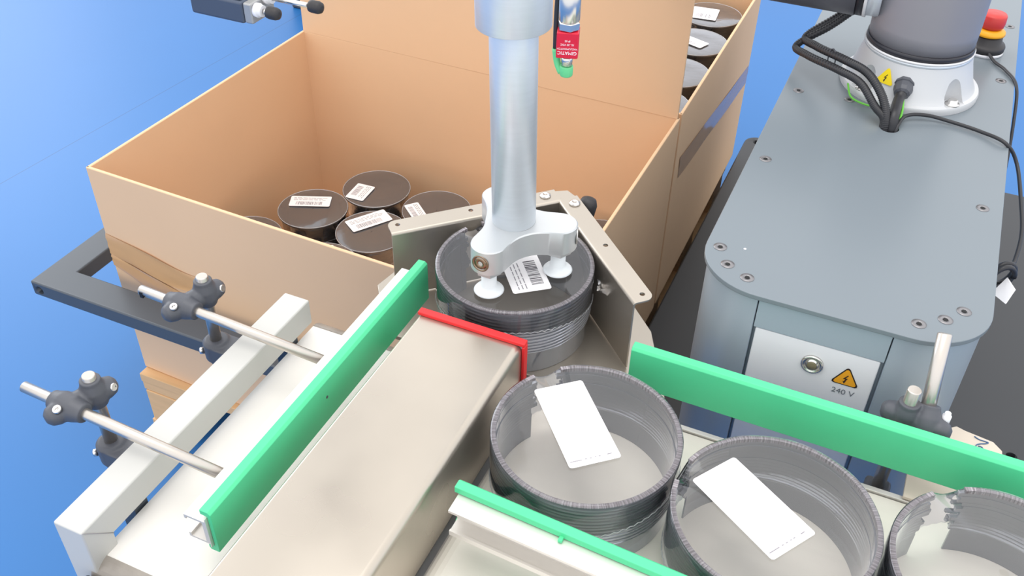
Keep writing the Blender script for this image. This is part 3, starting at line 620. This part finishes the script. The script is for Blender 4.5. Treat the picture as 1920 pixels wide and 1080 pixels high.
for y, yp, lab in ((.631, .6600, 'steel rod bracket with black clamps, rear one on the grey beam'), (.4535, .4790, 'steel rod bracket with black clamps, front one on the grey beam')):
    t, c, rod, dd = bracket(lab, (-.7450, y, .7330), (-.4895, y, .7180), (-.6750, yp), .640, .7560, (-.6850, y, .7295), None)
    sc1 = Vector((-.6850, y-.012, .7385))
    s = obj('clamp_screw', MB().lathe([(.0048, 0), (.0048, .0036), (.0040, .0042), (.0022, .0042), (.0020, .0025)], Vector((-.6835, y-.0135, .7370)), 20, axis=(.0, -.35, .93)), 'chrome', c)
    s = obj('clamp_screw', MB().lathe([(.0045, 0), (.0045, .0045), (.0038, .005)], Vector((-.6640, yp+.0125, .7320)), 20, axis=(.93, .15, .25)), 'chrome', c)
    # split line of the clamp and the lower clamp fixed on the beam
    lo = MB().lathe([(.010, 0), (.0165, .002), (.0170, .026), (.0130, .030)], (-.6750, yp, .6300), 28)
    lo.box(-.6745, -.6350, yp-.0165, yp+.0165, .6302, .6560); lo.lathe([(.018, 0), (.0165, .020)], (-.6365, yp, .6400), 28, axis=(1, 0, 0))
    l = obj('lower_clamp', lo, 'plastic_dark', t)
    rm = l.modifiers.new('fuse', 'REMESH'); rm.mode = 'VOXEL'; rm.voxel_size = .0012; rm.use_smooth_shade = True
    sm = l.modifiers.new('soften', 'SMOOTH'); sm.factor = .5; sm.iterations = 4
    obj('clamp_screw', MB().lathe([(.0042, 0), (.0042, .004), (.003, .005)], (-.6880, yp-.011, .6440), 16, axis=(-.8, -.6, 0)), 'chrome', l)
    obj('washer', MB().lathe([(.0075, 0), (.0075, .006)], (-.6225, yp-.018, .6480), 16, axis=(-1, 0, 0)), 'door', t)
    if y > .6: obj('slot', MB().box(-.7420, -.7375, y-.0062, y-.0030, .7265, .7345), 'black', t)
t, c, rod, dd = bracket('steel rod bracket behind the long green rail, rod pointing at the pedestal', (.1090, .8500, .8120), (.1165, .790, .7190), (.0960, .8020), .560, .7700, (.1170, .799, .7320), None, .0074)
obj('clamp_screw', MB().lathe([(.0045, 0), (.0045, .012), (.0030, .0125), (.0030, .016)], (.1335, .8065, .7330), 18, axis=(0, 0, 1)), 'door', c)
obj('clamp_arm', MB().box(.072, .098, .796, .815, .7230, .7380), 'plastic_dark', t, bevel=.006, seg=3)
obj('lower_clamp', MB().box(.082, .110, .7700, .8150, .590, .6240), 'plastic_dark', t, bevel=.005, seg=3)

# cream board with a pen mark, resting on the conveyor edge
cb_ = obj('marked_board', MB().prism([(.118, .764, .6545), (.208, .764, .6545), (.2115, .858, .6545), (.2095, .875, .6545), (.200, .8850, .6545), (.1700, .8900, .6545), (.1610, .8930, .6545), (.1540, .8870, .6545), (.118, .850, .6545)], (0, 0, .004)), 'cream', loc=(.17, .80, .6545), bevel=.0006)
tag(cb_, 'cream board with a blue pen mark behind the long green rail', 'board')
mx = Matrix.Translation((.196, .861, .6592)) @ Matrix.Rotation(math.radians(-8), 4, 'Z') @ Matrix.Scale(-1, 4, (0, 1, 0))
pts = [(-.011, .011), (-.004, .009), (.003, .010), (.009, .0105), (.006, .006), (.0, .001), (-.004, -.005), (-.002, -.010), (.003, -.011), (.006, -.007), (.003, -.004), (-.001, -.005)]
mx2 = Matrix.Translation((.1865, .8745, .6590)) @ Matrix.Rotation(math.radians(-12), 4, 'Z') @ Matrix.Scale(.75, 4)
obj('pen_mark', MB().tube([mx2 @ Vector((a, b, 0)) for a, b in [(p.x, p.y) for p in spline([(a, b, 0) for a, b in pts], 5)]], .0007, 5), 'ink_blue', cb_)

# ------------------------------------------------------------------ ring stacks
def ring_mesh(c, z, h, ro, ri, g0, g1, ribs=False):
    """open ring with a gap between the angles g0 and g1 (degrees)"""
    n = 108; a0 = math.radians(g1); a1 = math.radians(g0)+2*PI; rs = []
    for k in range(n+1):
        a = a0+(a1-a0)*k/n; ca, sa = math.cos(a), math.sin(a)
        dz = 0
        prof = [(ri, z+.00005), (ro-.0026, z+.00005), (ro-.0026, z+h-.0021), (ro, z+h-.0017), (ro, z+h-.0005), (ro-.0006, z+h-.00005), (ri, z+h-.00005)]
        rs.append([(c[0]+r*ca, c[1]+r*sa, zz) for r, zz in prof])
    return MB().rings(rs, smooth=True)
def ring_stack(c, z0, n, pitch, label, gap, lab=None, ztilt=(.70, .025, 30), seed=1, tail=None):
    random.seed(seed); ro, ri = .0952, .0903
    t = thing('ring_stack', label, 'ring stack', (c[0], c[1], z0), 'clear ring stacks')
    nb = 7
    obj('lower_band', ring_mesh(c, z0, pitch*nb, ro-.0006, ri, gap[0]-2, gap[1]+2, False), 'ring', t, sharp=35)
    for k in range(nb, n):
        j = random.uniform(-3, 3) if k < n-1 else 0
        rg = obj('ring', ring_mesh(c, z0+k*pitch, pitch, ro+random.uniform(-.0003, .0003), ri+(random.uniform(-.0006, .0004) if k > n-7 else 0), gap[0]+j, gap[1]+random.uniform(-3, 3)*(k < n-1), ribs=(k == n-1)), 'rim' if k == n-1 else 'ring', t, sharp=35)
    zt = z0+n*pitch
    # wrapping film: stretched top and a skirt down to a slanting torn edge
    mb = MB(); N = 144; rows = []
    gc = math.radians((gap[0]+gap[1])/2)
    def dip(a, r):
        d = (a-gc+PI) % (2*PI)-PI
        return -.010*math.exp(-(d/.16)**2)*max(0, (r-.045)/.05)
    for r in (.004, .02, .036, .052, .068, .082, .0900, .0949):
        rows.append([(c[0]+r*math.cos(2*PI*k/N), c[1]+r*math.sin(2*PI*k/N), zt+.0007-.0012*(1-(r/.0965)**2)+.0003*math.sin(9*2*PI*k/N+r*200)*(r/.09)+dip(2*PI*k/N, r)) for k in range(N)])
    zlow = []
    for k in range(N):
        a = 2*PI*k/N; zlow.append(ztilt[0]+ztilt[1]*math.cos(a-math.radians(ztilt[2]))+(.0012 if k % 2 else -.0012))
    for f_ in (0, .25, .6, 1):
        rows.append([(c[0]+(.0959+.00018*math.sin(k*.9+f_*4)*f_)*math.cos(2*PI*k/N), c[1]+(.0959+.00018*math.sin(k*.9+f_*4)*f_)*math.sin(2*PI*k/N), (zt-.0015)*(1-f_)+zlow[k]*f_+(dip(2*PI*k/N, .095) if f_ < .3 else 0)) for k in range(N)])
    mb.rings(rows, cap=False)
    obj('film', mb, 'film', t)
    sm = MB().tube([(c[0]+.0963*math.cos(2*PI*k/N), c[1]+.0963*math.sin(2*PI*k/N), zlow[k % N]) for k in range(N)], .00045, 4, cap=False)
    obj('film_seam', sm, 'film_edge', t)
    if tail:
        p0 = Vector(tail); d = Vector((p0.x-c[0], p0.y-c[1], 0)).normalized(); sd = Vector((-d.y, d.x, 0)); tm = MB(); prev = None
        for i in range(9):
            row = [tm.b.verts.new(p0+d*(i*.0030)+sd*((j-3)*.0040*(1-.07*i))+Vector((0, 0, -.0006*i+.0030*math.sin(j*2.3+i*1.1)))+d*.002*math.sin(j*1.9)) for j in range(7)]
            if prev:
                for j in range(6): f = tm.b.faces.new((prev[j], prev[j+1], row[j+1], row[j])); f.smooth = True
            prev = row
        obj('film_tail', tm, 'film_tail', t)
    if lab:
        (lx, ly), (ux, uy), w, h, bars = lab; label_part(t, (lx, ly), (ux, uy), 0, w, h, zt+.0016, bars=bars, dark=bars == 2)
    return t
ring_stack((-.363, .848), .6546, 20, .0047, 'clear smoked ring stack held by the suction gripper in the corner stop', (141, 155), ((-.343, .832), (-.62, .78), .070, .046, 2), (.700, .020, -60), 3, (-.266, .878, .722))
ring_stack((-.1910, .6365), .6502, 20, .0045, 'leftmost clear ring stack on the cream belt, beside the steel chute', (128, 147), ((-.2040, .6415), (.66, -.75), .110, .053, 3), (.692, .018, 5), 5)
ring_stack((.0015, .6150), .6502, 20, .0045, 'middle clear ring stack on the cream belt', (162, 180), ((-.0195, .6125), (.84, -.545), .106, .054, 3), (.692, .018, 5), 8)
ring_stack((.1960, .6350), .6502, 20, .0045, 'rightmost clear ring stack on the cream belt, cut by the frame edge', (114, 134), None, (.692, .018, 5), 11)

# ------------------------------------------------------------------ corner stop (two folded plates)
cs = thing('corner_stop', 'V shaped corner stop of two folded stainless plates behind the held stack', 'stop', (-.362, .99, .6545))
def plate(p0, p1, out, name, holes, zt=.7550, zb=.6560):
    """vertical sheet from p0 to p1 with a flange folded outwards"""
    p0 = Vector((*p0, 0)); p1 = Vector((*p1, 0)); out = Vector((*out, 0)).normalized(); d = (p1-p0).normalized(); L = (p1-p0).length
    fw, th, rb_ = .0275, .002, .004
    sec = [(0, zb)]+[(rb_-rb_*math.cos(k*PI/12), zt-rb_+rb_*math.sin(k*PI/12)) for k in range(7)]+[(fw, zt), (fw, zt-th)]+[(rb_-(rb_-th)*math.cos(k*PI/12), zt-rb_+(rb_-th)*math.sin(k*PI/12)) for k in range(6, -1, -1)]+[(th, zb)]
    poly = [p0+out*a+Vector((0, 0, z)) for a, z in sec]
    o = obj(name, MB().prism(poly, d*L), 'steel', cs)
    cuts = [MB().lathe([(.0032, -.01), (.0032, .01)], (x, y, zt), 16) for x, y in holes]
    # rounded free end of the flange
    cr = .011
    e = p0 if holes_end == 0 else p1
    sgn = 1 if holes_end == 0 else -1
    cc = e+out*(fw-cr)+d*sgn*cr; pts = [cc+out*cr+(-d*sgn)*0]
    arcp = [cc+(-d*sgn)*cr*math.sin(a)+out*cr*math.cos(a) for a in [k*PI/12 for k in range(7)]]
    corner = [e+out*(fw-cr)-d*sgn*.004, e+out*(fw+.004)-d*sgn*.004, e+out*(fw+.004)+d*sgn*cr]
    poly2 = arcp+[arcp[-1]-d*sgn*.004]+[corner[1]]+[arcp[0]+out*.004]
    cuts.append(MB().prism([v+Vector((0, 0, zt-.01)) for v in poly2], (0, 0, .02)))
    cut(o, cuts); return o
s2 = math.sqrt(.5)
holes_end = 0
q = .0165*s2
plate((-.5315+.0120, .8395-.0120), (-.382+q+.012, .987-q+.012), (-1, 1), 'left_plate', [(-.523, .848), (-.455, .916)])
holes_end = 1
plate((-.341-q-.012, .987-q+.012), (-.1955-.0120, .8395-.0120), (1, 1), 'right_plate', [(-.274, .919), (-.204, .848)])
# joining gusset under the flanges and its button screws
obj('gusset', MB().prism([(-.402, .967, .7505), (-.385, 1.002, .7505), (-.362, 1.016, .7505), (-.338, 1.002, .7505), (-.322, .967, .7505), (-.352, .993, .7505), (-.372, .993, .7505)], (0, 0, .0022)), 'steel', cs, bevel=.0004)
for x, y in ((-.382, .987), (-.341, .987)):
    s = obj('button_screw', MB().lathe([(.0075, 0), (.0072, .0018), (.0050, .0036), (.0024, .0040), (.0022, .0022)], (x, y, .7552), 24), 'chrome', cs)
obj('rubber_buffer', MB().lathe([(.012, 0), (.0125, .020), (.010, .027), (.004, .030)], (-.3360, 1.0160, .7180), 24, axis=(.15, .1, 1)), 'rubber', cs)
obj('buffer_stem', MB().lathe([(.006, 0), (.006, .066)], (-.3400, 1.0120, .6545), 16), 'chrome', cs)

# ------------------------------------------------------------------ suction gripper
gx, gy = -.3605, .8360
gr = thing('suction_gripper', 'aluminium tube gripper with three lobed plate and white suction cups', 'gripper', (gx, gy, .75))
tt = Vector((-.006, 0, .28)).normalized()
obj('tube', MB().lathe([(.0250, 0), (.0252, .45)], (gx, gy, .8190), 72, axis=tt), 'alu', gr)
obj('collar', MB().lathe([(.0250, 0), (.0375, .0005), (.0385, .0015), (.0385, .22)], Vector((gx, gy, .8190))+tt*.2330, 72, axis=tt), 'alu', gr)
# three lobed plate: lobes joined by concave flanks
ang = [math.radians(a) for a in (-97, 18, 133)]; Rl, rl = .053, .0205
def lobe_poly(z):
    out = []; n = 240; pts = []
    # radial distance field: union of three capsules from the centre blended smoothly
    for k in range(n):
        a = 2*PI*k/n; dr = Vector((math.cos(a), math.sin(a)))
        lo, hi = .015, .09
        def f(r):
            p = dr*r; s = 0
            for b in ang:
                u = Vector((math.cos(b), math.sin(b))); tpar = max(0, min(Rl, p.dot(u))); dd_ = (p-u*tpar).length
                s += math.exp(-(dd_-rl)/.0062)
            s += math.exp(-(p.length-.026)/.0062)
            return s-1
        for _ in range(30):
            m_ = (lo+hi)/2
            if f(m_) > 0: lo = m_
            else: hi = m_
        pts.append((gx+dr.x*lo, gy+dr.y*lo, z))
    return pts
base_poly = lobe_poly(.7875); cx_ = Vector((gx, gy, 0))
def inset(poly, d, z): return [Vector((p[0], p[1], z))+(Vector((gx, gy, 0))-Vector((p[0], p[1], 0))).normalized()*d for p in poly]
o = obj('lobed_plate', MB().rings([inset(base_poly, .0012, .7875), inset(base_poly, 0, .7887), inset(base_poly, 0, .8178), inset(base_poly, .0014, .8192)], smooth=True), 'alu_white', gr)
o.data.set_sharp_from_angle(angle=math.radians(25))
for i, a in enumerate(ang):
    x, y = gx+Rl*math.cos(a), gy+Rl*math.sin(a)
    obj('lock_nut', MB().lathe([(.0140, 0), (.0152, .001), (.0152, .0070), (.0140, .0085)], (x, y, .7788), 6, smooth=False), 'alu_white', gr)
    obj('suction_cup', MB().lathe([(.0165, 0), (.0175, .0012), (.0158, .0034), (.0112, .0060), (.0088, .0085), (.0088, .0268)], (x, y, .7518), 40), 'silicone', gr)
    nrm = Vector((math.cos(a), math.sin(a), 0)) if i else Vector((math.cos(a+.07), math.sin(a+.07), 0))
    p = Vector((x, y, .8035))+nrm*(rl-.0008)
    sc = obj('clamp_screw', MB().lathe([(.0102, 0), (.0102, .0012), (.0088, .0014), (.0086, .0004), (.0075, .0004), (.0072, .0012), (.0030, .0012), (.0028, .0004)], p, 28, axis=nrm), mat('brass_tinted_steel', (150, 128, 108), .25, .9, .1, 40) if i == 0 else 'chrome', gr)

# ------------------------------------------------------------------ hanging vacuum switch
vx, vy = -.2700, .7345
vs = thing('vacuum_switch', 'small red vacuum switch with steel fitting and green plug hanging by the tube', 'sensor', (vx, vy, 1.06))
vr = lambda prof, z, n=32, m='chrome', name='fitting', sm=True, dx=0: obj(name, MB().lathe(prof, (vx+dx, vy, z), n, smooth=sm), m, vs)
vr([(.0085, 0), (.0092, .001), (.0092, .022), (.0085, .0235), (.0070, .025), (.0070, .15)], 1.1145)
vr([(.0085, 0), (.0098, .001), (.0098, .0065), (.0088, .0075)], 1.1068, 6, 'chrome', 'hex_nut', False)
yaw = Matrix.Translation((vx, vy, 0)) @ Matrix.Rotation(math.radians(18), 4, 'Z') @ Matrix.Translation((-vx, -vy, 0))
body = obj('switch_body', MB().box(vx-.0095, vx+.0095, vy-.0085, vy+.0085, 1.0830, 1.1066, yaw), 'sensor_red', vs, bevel=.0012)
for s_, sz, zz in (('GIMATIC', .0042, 1.0885), ('VACUUMSWITCH', .0022, 1.0922), ('10...30 VDC', .0024, 1.0960), ('IP 65', .0024, 1.0993)):
    text_mesh(s_, sz, 'lettering', 'label', yaw @ Matrix.Translation((vx, vy-.0086, zz)) @ Matrix.Rotation(PI/2, 4, 'X') @ Matrix.Rotation(PI, 4, 'Z'), body)
vr([(.0045, 0), (.0048, .0005), (.0048, .0030), (.0050, .0032), (.0050, .0094)], 1.0733, 28, 'chrome', 'threaded_neck')
vr([(.0052, 0), (.0058, .001), (.0060, .0085), (.0055, .0095)], 1.0636, 28, 'green_cap', 'plug')
obj('cable_boot', MB().tube(spline([(vx-.0045, vy, 1.0650), (vx-.0095, vy+.002, 1.0730), (vx-.0118, vy+.002, 1.0860)], 5), .0032, 12), 'green_cap', vs)
obj('cable', MB().tube(spline([(vx-.0118, vy+.002, 1.0840), (vx-.0125, vy+.003, 1.12), (vx-.0100, vy+.003, 1.20), (vx-.008, vy, 1.26)], 6), .0024, 10), 'cable', vs)

# ------------------------------------------------------------------ air cylinder block with two plungers
ac = thing('air_cylinder', 'slate air cylinder block with two black tipped rods, top left', 'actuator', (-.63, .72, 1.05))
x0, x1, y0, y1, z0, z1 = -.668, -.5975, .7205, .7600, 1.0510, 1.0735
obj('housing', MB().box(x0, x1-.0065, y0, y1, z0, z1), 'device', ac, bevel=.003, seg=3)
obj('top_cover', MB().box(x0+.003, x1-.0095, y0+.003, y1-.003, z1+.0002, z1+.0035), 'device_top', ac, bevel=.002)
obj('end_cap', MB().box(x1-.0063, x1+.0035, y0+.001, y1-.001, z0+.001, z1-.0005), 'device_top', ac, bevel=.002)
for y, z, L in ((.7290, 1.0650, .004), (.7465, 1.0720, .042)):
    X = x1+.0037
    obj('rod_bushing', MB().lathe([(.0070, 0), (.0070, .004), (.0056, .0045), (.0056, .0085)], (X, y, z), 24, axis=(1, 0, 0)), 'door', ac)
    obj('plunger_rod', MB().lathe([(.0026, 0), (.0026, L)], (X+.0087, y, z), 16, axis=(1, 0, 0)), 'chrome', ac)
    obj('rubber_tip', MB().lathe([(.0040, 0), (.0056, .0010), (.0062, .0035), (.0062, .0105), (.0050, .0138), (.0020, .0150)], (X+.0088+L, y, z), 24, axis=(1, 0, 0)), 'rubber', ac)
obj('hanger', MB().box(x0+.010, x0+.045, y1+.0005, y1+.010, z0+.006, 1.34), 'device_top', ac, bevel=.002)
obj('carrier_arm', MB().box(x0+.010, gx+.02, y1+.0005, y1+.022, 1.342, 1.36), 'device_top', ac, bevel=.002)
